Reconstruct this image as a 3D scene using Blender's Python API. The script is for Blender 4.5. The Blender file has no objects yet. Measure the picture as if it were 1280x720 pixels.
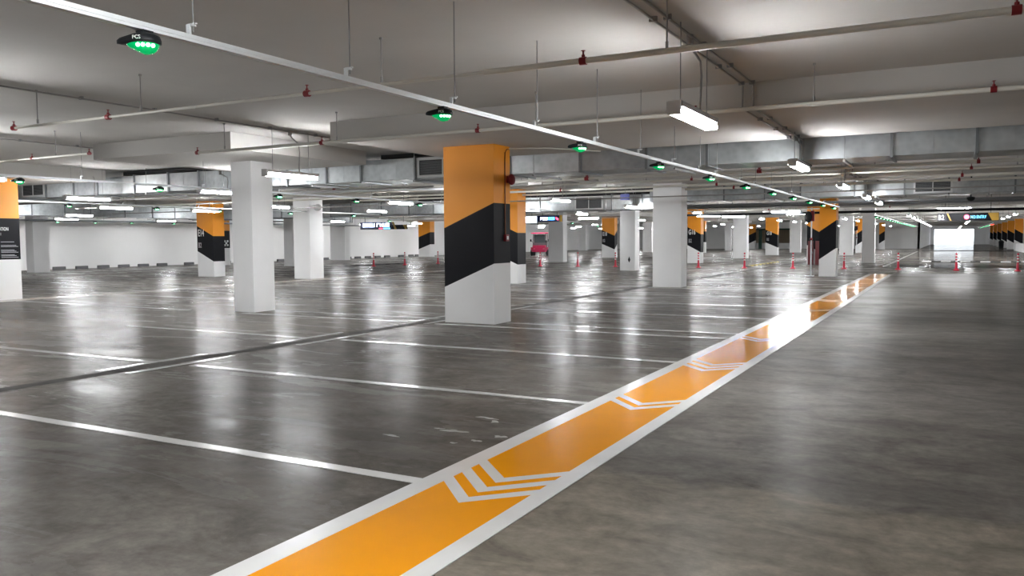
import bpy, math, random
from mathutils import Vector, Matrix
random.seed(7)
C = bpy.context.scene.collection
PI = math.pi

# ------------------------------------------------------------------ materials
def new_mat(name):
    m = bpy.data.materials.new(name); m.use_nodes = True
    nt = m.node_tree; b = nt.nodes['Principled BSDF']
    return m, nt, b

def mat(name, col, rough=0.5, metal=0.0, emit=None, estr=0.0, vary=0.0, vscale=6.0, bump=0.0, bscale=60.0, spec=None, coat=0.0):
    m, nt, b = new_mat(name)
    b.inputs['Base Color'].default_value = (*col, 1)
    b.inputs['Roughness'].default_value = rough
    b.inputs['Metallic'].default_value = metal
    if spec is not None: b.inputs['Specular IOR Level'].default_value = spec
    if coat: b.inputs['Coat Weight'].default_value = coat; b.inputs['Coat Roughness'].default_value = 0.06
    if emit is not None:
        b.inputs['Emission Color'].default_value = (*emit, 1)
        b.inputs['Emission Strength'].default_value = estr
    if vary or bump:
        tc = nt.nodes.new('ShaderNodeTexCoord')
    if vary:
        n = nt.nodes.new('ShaderNodeTexNoise'); n.inputs['Scale'].default_value = vscale; n.inputs['Detail'].default_value = 6
        nt.links.new(tc.outputs['Object'], n.inputs['Vector'])
        r = nt.nodes.new('ShaderNodeValToRGB')
        r.color_ramp.elements[0].position = 0.3; r.color_ramp.elements[1].position = 0.7
        r.color_ramp.elements[0].color = (*[c * (1 - vary) for c in col], 1)
        r.color_ramp.elements[1].color = (*[min(1, c * (1 + vary)) for c in col], 1)
        nt.links.new(n.outputs['Fac'], r.inputs['Fac']); nt.links.new(r.outputs['Color'], b.inputs['Base Color'])
    if bump:
        n2 = nt.nodes.new('ShaderNodeTexNoise'); n2.inputs['Scale'].default_value = bscale; n2.inputs['Detail'].default_value = 4
        nt.links.new(tc.outputs['Object'], n2.inputs['Vector'])
        bp = nt.nodes.new('ShaderNodeBump'); bp.inputs['Strength'].default_value = bump; bp.inputs['Distance'].default_value = 0.01
        nt.links.new(n2.outputs['Fac'], bp.inputs['Height']); nt.links.new(bp.outputs['Normal'], b.inputs['Normal'])
    return m

def floor_mat():
    m, nt, b = new_mat('polished_concrete')
    N, Lk = nt.nodes.new, nt.links.new
    tc = N('ShaderNodeTexCoord')
    def noise(scale, detail, sc=(1, 1, 1), rough=0.55, dist=0.0):
        mp = N('ShaderNodeMapping'); mp.inputs['Scale'].default_value = sc
        Lk(tc.outputs['Object'], mp.inputs['Vector'])
        n = N('ShaderNodeTexNoise'); n.inputs['Scale'].default_value = scale; n.inputs['Detail'].default_value = detail
        n.inputs['Roughness'].default_value = rough; n.inputs['Distortion'].default_value = dist
        Lk(mp.outputs['Vector'], n.inputs['Vector']); return n
    def ramp(src, p0, c0, p1, c1):
        r = N('ShaderNodeValToRGB')
        r.color_ramp.elements[0].position = p0; r.color_ramp.elements[1].position = p1
        r.color_ramp.elements[0].color = (*c0, 1); r.color_ramp.elements[1].color = (*c1, 1)
        Lk(src, r.inputs['Fac']); return r
    def mix(mode, fac, a, bb):
        x = N('ShaderNodeMix'); x.data_type = 'RGBA'; x.blend_type = mode
        x.inputs[0].default_value = fac if isinstance(fac, float) else 0
        if not isinstance(fac, float): Lk(fac, x.inputs[0])
        Lk(a, x.inputs[6]); Lk(bb, x.inputs[7]); return x.outputs[2]
    big = ramp(noise(0.33, 5, rough=0.6, dist=0.4).outputs['Fac'], 0.3, FL_A, 0.72, FL_B)
    mid = ramp(noise(1.7, 8, (1, 1.6, 1), 0.68, 0.6).outputs['Fac'], 0.3, (0.56, 0.55, 0.54), 0.7, (1.28, 1.27, 1.24))
    fine = ramp(noise(11, 6, rough=0.7).outputs['Fac'], 0.35, (0.82, 0.82, 0.82), 0.68, (1.12, 1.12, 1.12))
    c = mix('MULTIPLY', 1.0, big.outputs['Color'], mid.outputs['Color'])
    c = mix('MULTIPLY', 1.0, c, fine.outputs['Color'])
    # pale scuffs and repaired spots
    sc = ramp(noise(0.9, 9, (1, 1.3, 1), 0.72, 1.2).outputs['Fac'], 0.60, (0, 0, 0), 0.80, (0.5, 0.5, 0.5))
    pale = N('ShaderNodeRGB'); pale.outputs[0].default_value = (0.25, 0.245, 0.23, 1)
    c = mix('MIX', sc.outputs['Color'], c, pale.outputs[0])
    # lighter, newer pour in the foreground of the driving lane (y < ~4.4 + slope)
    sx = N('ShaderNodeSeparateXYZ'); Lk(tc.outputs['Object'], sx.inputs[0])
    wob = noise(1.4, 6, rough=0.7).outputs['Fac']
    def mth(op, a, bb):
        q = N('ShaderNodeMath'); q.operation = op
        for i, v in enumerate((a, bb)):
            if isinstance(v, (int, float)): q.inputs[i].default_value = v
            else: Lk(v, q.inputs[i])
        return q.outputs[0]
    t = mth('ADD', sx.outputs[1], mth('MULTIPLY', mth('SUBTRACT', wob, 0.5), 0.7))
    pour = ramp(mth('MULTIPLY', mth('SUBTRACT', 4.95, t), 1.0), 0.0, (0, 0, 0), 0.16, (1, 1, 1))
    lane = mth('GREATER_THAN', sx.outputs[0], -2.05)
    nearlane = mth('MULTIPLY', lane, mth('LESS_THAN', sx.outputs[1], 37.0))
    pf = mth('MULTIPLY', mth('MULTIPLY', pour.outputs['Color'], lane), 0.75)
    lt = N('ShaderNodeRGB'); lt.outputs[0].default_value = (1.75, 1.68, 1.5, 1)
    c2 = mix('MULTIPLY', 1.0, c, lt.outputs[0])
    c = mix('MIX', pf, c, c2)
    Lk(c, b.inputs['Base Color'])
    b.inputs['Specular IOR Level'].default_value = 0.0; b.inputs['Roughness'].default_value = 0.8
    rr = N('ShaderNodeMapRange'); rr.inputs['To Min'].default_value = 0.17; rr.inputs['To Max'].default_value = 0.33
    rr.inputs['From Min'].default_value = 0.3; rr.inputs['From Max'].default_value = 0.7
    Lk(noise(0.8, 6, (0.6, 2.2, 1), 0.65, 0.5).outputs['Fac'], rr.inputs['Value'])
    gl = N('ShaderNodeBsdfGlossy')
    # the driving lane right of the walkway is less polished
    farlane = mth('MULTIPLY', mth('GREATER_THAN', sx.outputs[0], -3.2), mth('GREATER_THAN', sx.outputs[1], 44.0))
    rg = mth('ADD', rr.outputs[0], mth('MULTIPLY', nearlane, 0.10))
    Lk(mth('MULTIPLY', rg, mth('SUBTRACT', 1.0, mth('MULTIPLY', farlane, 0.65))), gl.inputs['Roughness'])
    bp = N('ShaderNodeBump'); bp.inputs['Strength'].default_value = 0.12; bp.inputs['Distance'].default_value = 0.003
    Lk(noise(7, 3, (1, 2.5, 1)).outputs['Fac'], bp.inputs['Height']); Lk(bp.outputs['Normal'], gl.inputs['Normal'])
    lw = N('ShaderNodeLayerWeight'); lw.inputs['Blend'].default_value = 0.5
    pat = ramp(noise(0.6, 5, (0.7, 1.5, 1), 0.6, 0.4).outputs['Fac'], 0.3, (0.55, 0.55, 0.55), 0.7, (1, 1, 1))
    fac = mth('ADD', mth('MULTIPLY', mth('POWER', lw.outputs['Facing'], 9.0), 0.50), 0.018)
    fac = mth('MULTIPLY', fac, pat.outputs['Color'])
    mx = N('ShaderNodeMixShader'); Lk(fac, mx.inputs[0]); Lk(b.outputs[0], mx.inputs[1]); Lk(gl.outputs[0], mx.inputs[2])
    Lk(mx.outputs[0], nt.nodes['Material Output'].inputs['Surface'])
    return m
FL_A, FL_B = (0.102, 0.093, 0.084), (0.185, 0.172, 0.160)

def tile_metal(name, lo, hi):
    m, nt, b = new_mat(name)
    tc = nt.nodes.new('ShaderNodeTexCoord')
    v = nt.nodes.new('ShaderNodeTexVoronoi'); v.inputs['Scale'].default_value = 9
    n = nt.nodes.new('ShaderNodeTexNoise'); n.inputs['Scale'].default_value = 0.9; n.inputs['Detail'].default_value = 4
    nt.links.new(tc.outputs['Object'], v.inputs['Vector']); nt.links.new(tc.outputs['Object'], n.inputs['Vector'])
    a = nt.nodes.new('ShaderNodeMath'); a.operation = 'MULTIPLY_ADD'; a.inputs[1].default_value = 0.14
    nt.links.new(v.outputs['Distance'], a.inputs[0]); nt.links.new(n.outputs['Fac'], a.inputs[2])
    r = nt.nodes.new('ShaderNodeValToRGB'); r.color_ramp.elements[0].position = 0.35; r.color_ramp.elements[1].position = 0.85
    r.color_ramp.elements[0].color = (*lo, 1); r.color_ramp.elements[1].color = (*hi, 1)
    nt.links.new(a.outputs[0], r.inputs['Fac']); nt.links.new(r.outputs['Color'], b.inputs['Base Color'])
    b.inputs['Metallic'].default_value = 0.75; b.inputs['Roughness'].default_value = 0.42
    return m

M = dict(
    floor=floor_mat(),
    ceil=mat('painted_concrete_ceiling', (0.53, 0.512, 0.488), 0.9, vary=0.06, vscale=0.7, bump=0.15, bscale=14),
    wall=mat('white_wall', (0.80, 0.795, 0.79), 0.8, vary=0.03, vscale=0.5),
    white=mat('white_column_paint', (0.78, 0.775, 0.775), 0.6, vary=0.03, vscale=1.3, bump=0.08, bscale=30),
    orange=mat('orange_column_paint', (0.83, 0.305, 0.012), 0.5, vary=0.04, vscale=1.5, bump=0.08, bscale=30),
    black=mat('black_column_paint', (0.0045, 0.0045, 0.0065), 0.5, vary=0.1, vscale=1.5, bump=0.05, bscale=30, spec=0.15),
    forange=mat('orange_floor_paint', (0.84, 0.318, 0.003), 0.13, vary=0.05, vscale=1.2, bump=0.10, bscale=5, spec=0.35),
    fwhite=mat('white_floor_paint', (0.72, 0.715, 0.705), 0.24, vary=0.05, vscale=3, bump=0.05, bscale=8),
    fworn=mat('worn_white_floor_paint', (0.62, 0.62, 0.61), 0.16, vary=0.10, vscale=3, bump=0.06, bscale=6),
    joint=mat('dark_joint_sealant', (0.052, 0.048, 0.044), 0.9, vary=0.4, vscale=3, spec=0.1),
    duct=tile_metal('galvanised_duct', (0.33, 0.35, 0.36), (0.70, 0.73, 0.74)),
    duct2=tile_metal('galvanised_duct_dull', (0.26, 0.27, 0.28), (0.52, 0.54, 0.55)),
    flange=mat('galvanised_flange', (0.22, 0.23, 0.24), 0.45, 0.7),
    rail=mat('white_metal_rail', (0.80, 0.83, 0.85), 0.35, 0.1),
    steel=mat('threaded_steel_rod', (0.30, 0.30, 0.30), 0.4, 0.8),
    conduit=mat('grey_conduit', (0.33, 0.32, 0.31), 0.45, 0.4),
    cream=mat('cream_pipe_paint', (0.66, 0.64, 0.58), 0.4),
    red=mat('red_fitting', (0.20, 0.008, 0.014), 0.4),
    cone=mat('red_orange_plastic', (0.56, 0.012, 0.045), 0.4),
    refl=mat('reflective_white_band', (0.8, 0.8, 0.8), 0.35),
    dark=mat('dark_plastic', (0.012, 0.014, 0.016), 0.4, spec=0.2),
    darkgrille=mat('dark_grille', (0.03, 0.03, 0.032), 0.6),
    frame=mat('grille_frame', (0.62, 0.63, 0.63), 0.45, 0.3),
    rubber=mat('black_rubber', (0.02, 0.02, 0.021), 0.75),
    stop=mat('grey_wheel_stop', (0.09, 0.09, 0.095), 0.7),
    yellow=mat('yellow_rubber', (0.55, 0.40, 0.03), 0.6),
    batten=mat('white_batten', (0.66, 0.66, 0.66), 0.4),
    tube=mat('lit_tube', (0.9, 0.9, 0.9), 0.3, emit=(0.965, 0.985, 1.0), estr=195),
    lens=mat('green_lens', (0.0, 0.22, 0.06), 0.15, emit=(0.0, 0.8, 0.22), estr=0.4),
    led=mat('green_led', (0.1, 0.9, 0.3), 0.3, emit=(0.35, 1.0, 0.55), estr=14),
    lensr=mat('red_lens', (0.3, 0.0, 0.0), 0.15, emit=(1.0, 0.05, 0.03), estr=3.0),
    ledr=mat('red_led', (0.9, 0.1, 0.1), 0.3, emit=(1.0, 0.15, 0.1), estr=10),
    txt=mat('white_lettering', (0.75, 0.75, 0.75), 0.5),
    txtd=mat('grey_lettering', (0.34, 0.34, 0.36), 0.5),
    signw=mat('lit_white_sign', (0.8, 0.85, 1), 0.4, emit=(0.75, 0.85, 1.0), estr=3.5),
    signb=mat('navy_sign_face', (0.015, 0.02, 0.07), 0.3),
    signc=mat('lit_cyan_sign', (0.2, 0.6, 0.9), 0.4, emit=(0.15, 0.65, 1.0), estr=3.5),
    signr=mat('lit_red_sign', (0.9, 0.1, 0.2), 0.4, emit=(1.0, 0.08, 0.16), estr=3.5),
    gold=mat('amber_sign_edge', (0.50, 0.30, 0.05), 0.4),
    blue=mat('blue_sign_face', (0.10, 0.12, 0.42), 0.4),
    magenta=mat('magenta_paint', (0.55, 0.02, 0.10), 0.3),
    glass=mat('smoked_glass', (0.06, 0.07, 0.075), 0.08),
    green=mat('dark_green_paint', (0.02, 0.07, 0.05), 0.5),
    beige=mat('beige_lobby_wall', (0.62, 0.52, 0.38), 0.6, vary=0.05),
    ground=mat('pale_outdoor_paving', (0.75, 0.76, 0.78), 0.9, vary=0.05),
    extinguisher=mat('dark_red_cabinet', (0.11, 0.006, 0.010), 0.4),
)

# ------------------------------------------------------------------ mesh builder
class MB:
    def __init__(s): s.v = []; s.f = []; s.m = []; s.sm = []
    def add(s, vs, fs, mi=0, smooth=False):
        o = len(s.v); s.v += [tuple(v) for v in vs]
        for f in fs: s.f.append(tuple(i + o for i in f)); s.m.append(mi); s.sm.append(smooth)
        return s
    def box(s, x0, x1, y0, y1, z0, z1, mi=0):
        return s.add([(x0,y0,z0),(x1,y0,z0),(x1,y1,z0),(x0,y1,z0),(x0,y0,z1),(x1,y0,z1),(x1,y1,z1),(x0,y1,z1)],
                     [(0,3,2,1),(4,5,6,7),(0,1,5,4),(1,2,6,5),(2,3,7,6),(3,0,4,7)], mi)
    def cbox(s, c, d, mi=0):
        return s.box(c[0]-d[0]/2, c[0]+d[0]/2, c[1]-d[1]/2, c[1]+d[1]/2, c[2]-d[2]/2, c[2]+d[2]/2, mi)
    def tube(s, pts, r, n=8, mi=0, r1=None):
        pts = [Vector(p) for p in pts]; rings = []
        for i, p in enumerate(pts):
            a = pts[max(0, i-1)]; b = pts[min(len(pts)-1, i+1)]; d = (b - a).normalized()
            u = d.cross(Vector((0,0,1)) if abs(d.z) < 0.9 else Vector((1,0,0))).normalized(); w = d.cross(u)
            rr = r if r1 is None else r + (r1 - r) * i / (len(pts)-1)
            rings.append([p + rr*(math.cos(2*PI*k/n)*u + math.sin(2*PI*k/n)*w) for k in range(n)])
        vs = [v for R in rings for v in R]; fs = []
        for i in range(len(pts)-1):
            for k in range(n):
                k2 = (k+1) % n
                fs.append((i*n+k, i*n+k2, (i+1)*n+k2, (i+1)*n+k))
        o = len(s.f); s.add(vs, fs, mi, True)
        s.add(rings[0], [tuple(range(n))[::-1]], mi); s.add(rings[-1], [tuple(range(n))], mi)
        return s
    def lathe(s, prof, n=12, c=(0,0,0), mi=0, sx=1, sy=1, smooth=True):
        vs = []; fs = []
        for r, z in prof:
            for k in range(n):
                vs.append((c[0]+sx*r*math.cos(2*PI*k/n), c[1]+sy*r*math.sin(2*PI*k/n), c[2]+z))
        for i in range(len(prof)-1):
            for k in range(n):
                k2 = (k+1) % n
                fs.append((i*n+k, i*n+k2, (i+1)*n+k2, (i+1)*n+k))
        s.add(vs, fs, mi, smooth)
        s.add(vs[:n], [tuple(range(n))[::-1]], mi); s.add(vs[-n:], [tuple(range(n))], mi)
        return s
    def poly(s, pts, z0, z1, mi=0):               # prism over an xy polygon (ccw)
        n = len(pts)
        vs = [(x,y,z0) for x,y in pts] + [(x,y,z1) for x,y in pts]
        fs = [tuple(range(n))[::-1], tuple(range(n, 2*n))] + [(i,(i+1)%n,n+(i+1)%n,n+i) for i in range(n)]
        return s.add(vs, fs, mi)
    def build(s, name, mats, parent=None):
        me = bpy.data.meshes.new(name); me.from_pydata(s.v, [], s.f)
        for m in (mats if isinstance(mats, (list, tuple)) else [mats]): me.materials.append(m)
        me.polygons.foreach_set('material_index', s.m); me.polygons.foreach_set('use_smooth', s.sm)
        me.update()
        o = bpy.data.objects.new(name, me); C.objects.link(o)
        if parent is not None: o.parent = parent
        return o

def tag(o, label, cat, group=None):
    o['label'] = label; o['category'] = cat
    if group: o['group'] = group
    return o
def thing(name, label, cat, loc=(0,0,0), rz=0, group=None):
    o = bpy.data.objects.new(name, None); C.objects.link(o)
    o.location = loc; o.rotation_euler = (0,0,rz); o.empty_display_size = 0.1
    return tag(o, label, cat, group)
def struct(o): o['kind'] = 'structure'; return o
def dup(root, loc, label, rz=None, group=None):
    r = root.copy(); C.objects.link(r); r.location = loc; r['label'] = label
    if rz is not None: r.rotation_euler = (0,0,rz)
    if group: r['group'] = group
    for ch in root.children:
        c = ch.copy(); C.objects.link(c); c.parent = r
        for g in ch.children:
            d = g.copy(); C.objects.link(d); d.parent = c
    return r
ORD = ['first','second','third','fourth','fifth','sixth','seventh','eighth','ninth','tenth','eleventh','twelfth','thirteenth','fourteenth',
       'fifteenth','sixteenth','seventeenth','eighteenth','nineteenth','twentieth','twenty-first','twenty-second','twenty-third','twenty-fourth',
       'twenty-fifth','twenty-sixth','twenty-seventh','twenty-eighth','twenty-ninth','thirtieth']
def text(name, s, size, m, loc, rot, parent, sx=1.0, align='LEFT', depth=0.002, bold=0.0):
    cu = bpy.data.curves.new(name, 'FONT'); cu.body = s; cu.size = size; cu.extrude = depth; cu.align_x = align; cu.offset = bold; cu.space_character = 1.0 + 2.2*bold/size
    t = bpy.data.objects.new(name, cu); C.objects.link(t)
    bpy.context.view_layer.update()
    me = bpy.data.meshes.new_from_object(t.evaluated_get(bpy.context.evaluated_depsgraph_get()))
    me.name = name; bpy.data.objects.remove(t)
    me.materials.clear(); me.materials.append(m)
    o = bpy.data.objects.new(name, me); C.objects.link(o)
    o.location = loc; o.rotation_euler = rot; o.scale = (sx, 1, 1); o.parent = parent
    return o
FACE_Y = (PI/2, 0, 0)            # lettering read by someone looking along +Y
FACE_X = (PI/2, 0, PI/2)         # lettering on a +X face

SLAB, BAND = 3.45, 3.15
XL, XR, YB, YF, YE = -43.0, 6.3, -13.0, 109.0, 165.0
PITCH = 11.7

# ------------------------------------------------------------------ room shell
struct(MB().box(XL-0.3, XR+0.3, YB-0.3, YE+0.5, -0.2, 0).build('floor', M['floor']))
cb = MB(); cb.box(XL-0.3, XR+0.3, YB-0.3, YE+0.5, SLAB, SLAB+0.3)
for k in range(-1, 9):
    y0 = 10.6 + PITCH*k; y1 = y0 + 3.85
    for x0, x1 in ((-9.1, XR), (-15.25, -11.4), (-24.1, -20.3), (-29.5, -25.7), (XL, -38.0)):
        cb.box(x0, x1, y0, y1, BAND, SLAB+0.02)
for k in range(9, 13):
    cb.box(-3.3, XR, 10.6+PITCH*k, 14.45+PITCH*k, BAND, SLAB+0.02)
struct(cb.build('ceiling', M['ceil']))
struct(MB().box(XL-0.25, XL, YB, YF, 0, SLAB).build('wall_left', M['wall']))
struct(MB().box(XR, XR+0.25, YB, YE, 0, SLAB).build('wall_right', M['wall']))
struct(MB().box(XL, XR, YB-0.25, YB, 0, SLAB).build('wall_back', M['wall']))
wf = MB(); wf.box(XL, -24.2, YF, YF+0.25, 0, SLAB); wf.box(-17.0, -3.3, YF, YF+0.25, 0, SLAB); wf.box(-24.2, -17.0, YF, YF+0.25, 2.6, SLAB)
struct(wf.build('wall_far', M['wall']))
struct(MB().box(-3.55, -3.3, YF, YE, 0, SLAB).build('wall_corridor', M['wall']))
we = MB(); we.box(-3.3, -2.7, YE, YE+0.3, 0, SLAB); we.box(3.5, XR, YE, YE+0.3, 0, SLAB); we.box(-2.7, 3.5, YE, YE+0.3, 2.75, SLAB)
struct(we.build('wall_exit', M['wall']))
d = struct(MB().box(-2.8, -2.68, YE-0.05, YE+0.35, 0, 2.85).box(3.48, 3.6, YE-0.05, YE+0.35, 0, 2.85).box(-2.8, 3.6, YE-0.05, YE+0.35, 2.72, 2.85).build('door_1', M['frame']))
# outdoor apron beyond the exit, seen through the doorway
struct(MB().box(-30, 30, YE+0.5, YE+60, -0.2, -0.01).build('floor_apron', M['ground']))
# lift lobby alcove behind the far wall
lb = MB(); lb.box(-24.2, -17.0, YF+6, YF+6.2, 0, SLAB); lb.box(-24.4, -24.2, YF+0.25, YF+6.2, 0, SLAB); lb.box(-17.0, -16.8, YF+0.25, YF+6.2, 0, SLAB)
struct(lb.build('wall_lobby', M['beige']))
w = struct(MB().box(-24.2, -17.0, YF+0.1, YF+0.18, 0, 0.75).build('window_1', M['white']))
MB().box(-24.2, -23.95, YF+0.02, YF+0.24, 0, 2.6).box(-22.1, -21.7, YF+0.02, YF+0.24, 0, 2.6).box(-17.25, -17.0, YF+0.02, YF+0.24, 0, 2.6).box(-24.2, -17.0, YF+0.02, YF+0.24, 2.45, 2.6).build('window_frame', M['green'], w)
# sealed expansion joint along the inner ends of the bays
jb = MB(); y = YB
pts = []
yy = YB
while yy < 60:
    xo = -8.47 + (yy-5)*0.012 + random.uniform(-0.006, 0.006)
    pts.append((xo, yy)); yy += 0.8
for (xa, ya), (xc, yc) in zip(pts, pts[1:]):
    jb.add([(xa-0.11,ya,0.003),(xa+0.11,ya,0.003),(xc+0.11,yc,0.003),(xc-0.11,yc,0.003)], [(0,1,2,3)])
struct(jb.build('trim_1', M['joint']))
pc = MB(); rnd = random.Random(11)
for (px_, py_, rx_, ry_) in ((-3.40, 5.86, .13, .035), (-3.27, 5.77, .05, .045), (-3.40, 5.34, .13, .05), (-3.55, 5.36, .05, .025), (-2.98, 5.34, .055, .05), (-3.08, 5.15, .05, .035), (-3.75, 5.0, .09, .03), (-3.2, 5.02, .03, .03)):
    n_ = 40; vs_ = []; wv_ = [rnd.uniform(0, 6.28) for _ in range(5)]
    for k_ in range(n_):
        q_ = 0.75 + sum(math.sin((j_+2)*2*PI*k_/n_ + wv_[j_])*0.30/(j_+1.4) for j_ in range(5)); vs_.append((px_+rx_*q_*math.cos(2*PI*k_/n_), py_+ry_*q_*math.sin(2*PI*k_/n_), 0.002))
    pc.add(vs_, [tuple(range(n_))])
pm_ = tag(pc.build('paint_scuffs', mat('pale_paint_scuff', (0.34, 0.335, 0.32), 0.5, vary=0.3, vscale=12)), 'pale scuffs of old paint on the bay floor beside the near walkway', 'floor marking'); pm_['kind'] = 'stuff'
# slab joints running across
struct(MB().box(-8.3, -2.9, 27.6, 27.72, 0.0, 0.002).build('trim_2', M['joint']))

# ------------------------------------------------------------------ floor markings
Z = 0.004
def chev(b, y, z0, z1, xa=-2.745, xb=-2.125, dy=-0.32, t=0.11, mi=0):
    xm = (xa+xb)/2
    b.poly([(xa,y),(xm,y+dy),(xb,y),(xb,y+t),(xm,y+dy+t),(xa,y+t)], z0, z1, mi)
pw = thing('painted_walkway', 'long orange walkway band with white borders and white chevrons, crossing the foreground', 'floor marking')
MB().box(-2.75, -2.12, -8.0, 35.4, 0.0, Z).build('orange_band', M['forange'], pw)
MB().box(-2.885, -2.74, -8.0, 35.4, 0.0, Z+0.001).build('border_line', M['fwhite'], pw)
MB().box(-2.13, -2.005, -8.0, 35.4, 0.0, Z+0.001).build('border_line', M['fwhite'], pw)
for y0, n in ((4.19,3),(7.01,2),(9.34,3),(12.25,2),(14.9,3),(17.6,2),(20.3,3),(23.0,2),(25.7,3),(28.4,2),(31.1,3),(1.5,2)):
    for i in range(n):
        cbm = MB(); chev(cbm, y0 + 0.214*i, 0.0, Z+0.001); cbm.build('chevron_stripe', M['fwhite'], pw)
pw2 = thing('painted_walkway', 'far orange walkway with white borders, running along the second row of bays at left', 'floor marking')
MB().box(-21.45, -21.2, 2.0, 36.5, 0, Z).build('orange_band', mat('faded_orange_floor_paint', (0.5, 0.27, 0.12), 0.2, vary=0.2, vscale=1), pw2)
MB().box(-21.22, -21.02, 2.0, 36.5, 0, Z+0.001).build('border_line', M['fworn'], pw2)
MB().box(-21.65, -21.44, 2.0, 36.5, 0, Z+0.001).build('border_line', M['fworn'], pw2)
g = 'white bay lines beside the near walkway'
near = [4.12, 6.79, 9.55, 12.1, 12.78, 15.4, 18.15, 20.8, 23.7, 24.5, 27.2, 29.9]
for i, y in enumerate(near):
    bb = MB().box(-8.05 if i not in (3, 4) else -6.95 if i == 4 else -8.05, -2.885, y-0.05, y+0.05, 0, Z)
    if i in (1, 2, 3): bb = MB().box(-8.05, -2.885, y-0.05, y+0.05, 0, Z)
    tag(bb.build('bay_line', M['fworn'] if i > 0 else M['fwhite']), 'white parking bay line meeting the near orange walkway, %s from the camera' % ORD[i], 'floor marking', g)
    if i in (1, 2, 4, 5): tag(MB().box(-8.27, -8.18, y-0.75, y+0.8, 0, Z).build('bay_line_end', M['fworn']), 'short white T end of a bay line before the floor joint, %s nearest' % ORD[(1, 2, 4, 5).index(i)], 'floor marking', 'T ends on the near side of the joint')
g = 'white bay lines beyond the floor joint'
for i, y in enumerate([6.75, 9.5, 12.2, 12.95, 15.5, 18.2, 21.0, 23.8]):
    tag(MB().box(-12.9, -8.72, y-0.05, y+0.05, 0, Z).build('bay_line', M['fworn']), 'white parking bay line beyond the floor joint, %s from the camera' % ORD[i], 'floor marking', g)
    if i in (0, 1, 3, 4): tag(MB().box(-8.74, -8.65, y-0.75, y+0.8, 0, Z).build('bay_line_end', M['fworn']), 'short white T end of a bay line past the floor joint, %s nearest' % ORD[(0, 1, 3, 4).index(i)], 'floor marking', 'T ends on the far side of the joint')
g = 'white bay lines of the rows at left'
for i, y in enumerate([12.3, 15.0, 17.7, 20.4, 24.6, 27.3]):
    tag(MB().box(-20.9, -14.6, y-0.05, y+0.05, 0, Z).build('bay_line', M['fworn']), 'faint white bay line ending at the far orange walkway, %s from the left edge' % ORD[i], 'floor marking', g)
tag(MB().box(-38.6, -38.45, 14, 42, 0, Z).build('bay_line', M['fworn']), 'long white line on the floor in front of the left wall', 'floor marking')
tag(MB().box(-3.0, -2.85, 45, 92, 0, Z).build('lane_line', M['fworn']), 'long white lane edge line leading towards the bright exit', 'floor marking')

# ------------------------------------------------------------------ columns
def column(x0, x1, y0, y1, label, kind='white', top=BAND, corners=None):
    b = MB()
    if kind == 'white':
        b.box(x0, x1, y0, y1, 0, top)
        o = b.build('concrete_column', M['white'])
    else:
        lo, hi = (0.64, 1.70), (1.07, 2.13)
        if kind == 'up': cs = [lo, hi, hi, lo]
        elif kind == 'down': cs = [hi, lo, lo, hi]
        elif kind == 'vee': cs = [hi, lo, hi, lo]
        elif kind == 'flat': cs = [(1.05, 2.12)]*4
        P = [(x0,y0),(x1,y0),(x1,y1),(x0,y1)]
        vs = [(p[0],p[1],0) for p in P] + [(p[0],p[1],c[0]) for p,c in zip(P,cs)] + [(p[0],p[1],c[1]) for p,c in zip(P,cs)] + [(p[0],p[1],top) for p in P]
        fs = []; mi = []
        for lv in range(3):
            for i in range(4):
                j = (i+1) % 4; b.add([vs[lv*4+i], vs[lv*4+j], vs[lv*4+4+j], vs[lv*4+4+i]], [(0,1,2,3)], (0,1,2)[lv])
        b.add(vs[12:16], [(0,1,2,3)], 2); b.add(vs[0:4], [(3,2,1,0)], 0)
        o = b.build('concrete_column', [M['white'], M['black'], M['orange']])
    return tag(o, label, 'column')
Y0 = 12.42
def yr(k, dpt=0.6): return (Y0 + PITCH*k, Y0 + PITCH*k + dpt)
colA = column(-8.06, -7.03, *yr(0), 'wide orange, black and white column with red alarm bell, largest and nearest', 'up')
column(-13.75, -12.75, *yr(1), 'orange, black and white column half hidden behind the alarm bell column', 'down')
column(-13.37, -12.80, Y0, Y0+0.6, 'plain white column at left with a ceiling light in front of its right edge')
column(-22.65, -21.82, *yr(1, 0.75), 'plain white column directly right of the large white column at left')
column(-34.4, -33.7, *yr(2), 'plain white column tucked behind the second white column from left')
colD = column(-28.05, -27.1, *yr(1), 'orange, black and white column lettered E14', 'down')
colD2 = column(-40.3, -39.45, *yr(2), 'distant orange and black column peeking out behind the one lettered E14', 'flat')
colL = column(-22.6, -21.6, 11.9, 12.83, 'orange and white column with black notice panel, cut by the left frame edge', 'flat')
column(-40.1, -39.5, 24.1, 24.9, 'white column standing in front of the left wall beside the notice panel')
column(-41.0, -39.6, *yr(3), 'wide white column standing against the left wall behind the red delineators')
column(-8.06, -7.17, *yr(1), 'large plain white column right of centre beyond the bay lines')
colF = column(-13.55, -12.82, *yr(2), 'white column with a small dark mark near its foot')
colG = column(-23.9, -22.85, *yr(4), 'orange and black column lettered E18 behind the dark marked white column', 'vee')
colH = column(-13.75, -12.95, *yr(3), 'orange, black and white column lettered G16', 'down')
column(-22.6, -21.4, 80.0, 80.6, 'narrow orange and black column showing behind the G16 column', 'flat')
column(-13.8, -12.82, *yr(4), 'white column between the columns lettered G16 and G18')
colJ = column(-13.82, -12.83, *yr(5), 'orange, black and white column lettered G18', 'down')
column(-13.8, -12.8, *yr(6), 'white column right of the column lettered G18')
column(-22.85, -21.95, 106.0, 106.7, 'small far orange and black column left of the column lettered G18', 'up')
colM = column(-4.42, -3.82, 32.9, 33.5, 'orange, black and white column beside the far end of the near walkway', 'up')
column(-4.48, -3.82, 50.5, 51.1, 'white column right of the walkway end, beyond the red delineators')
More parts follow.
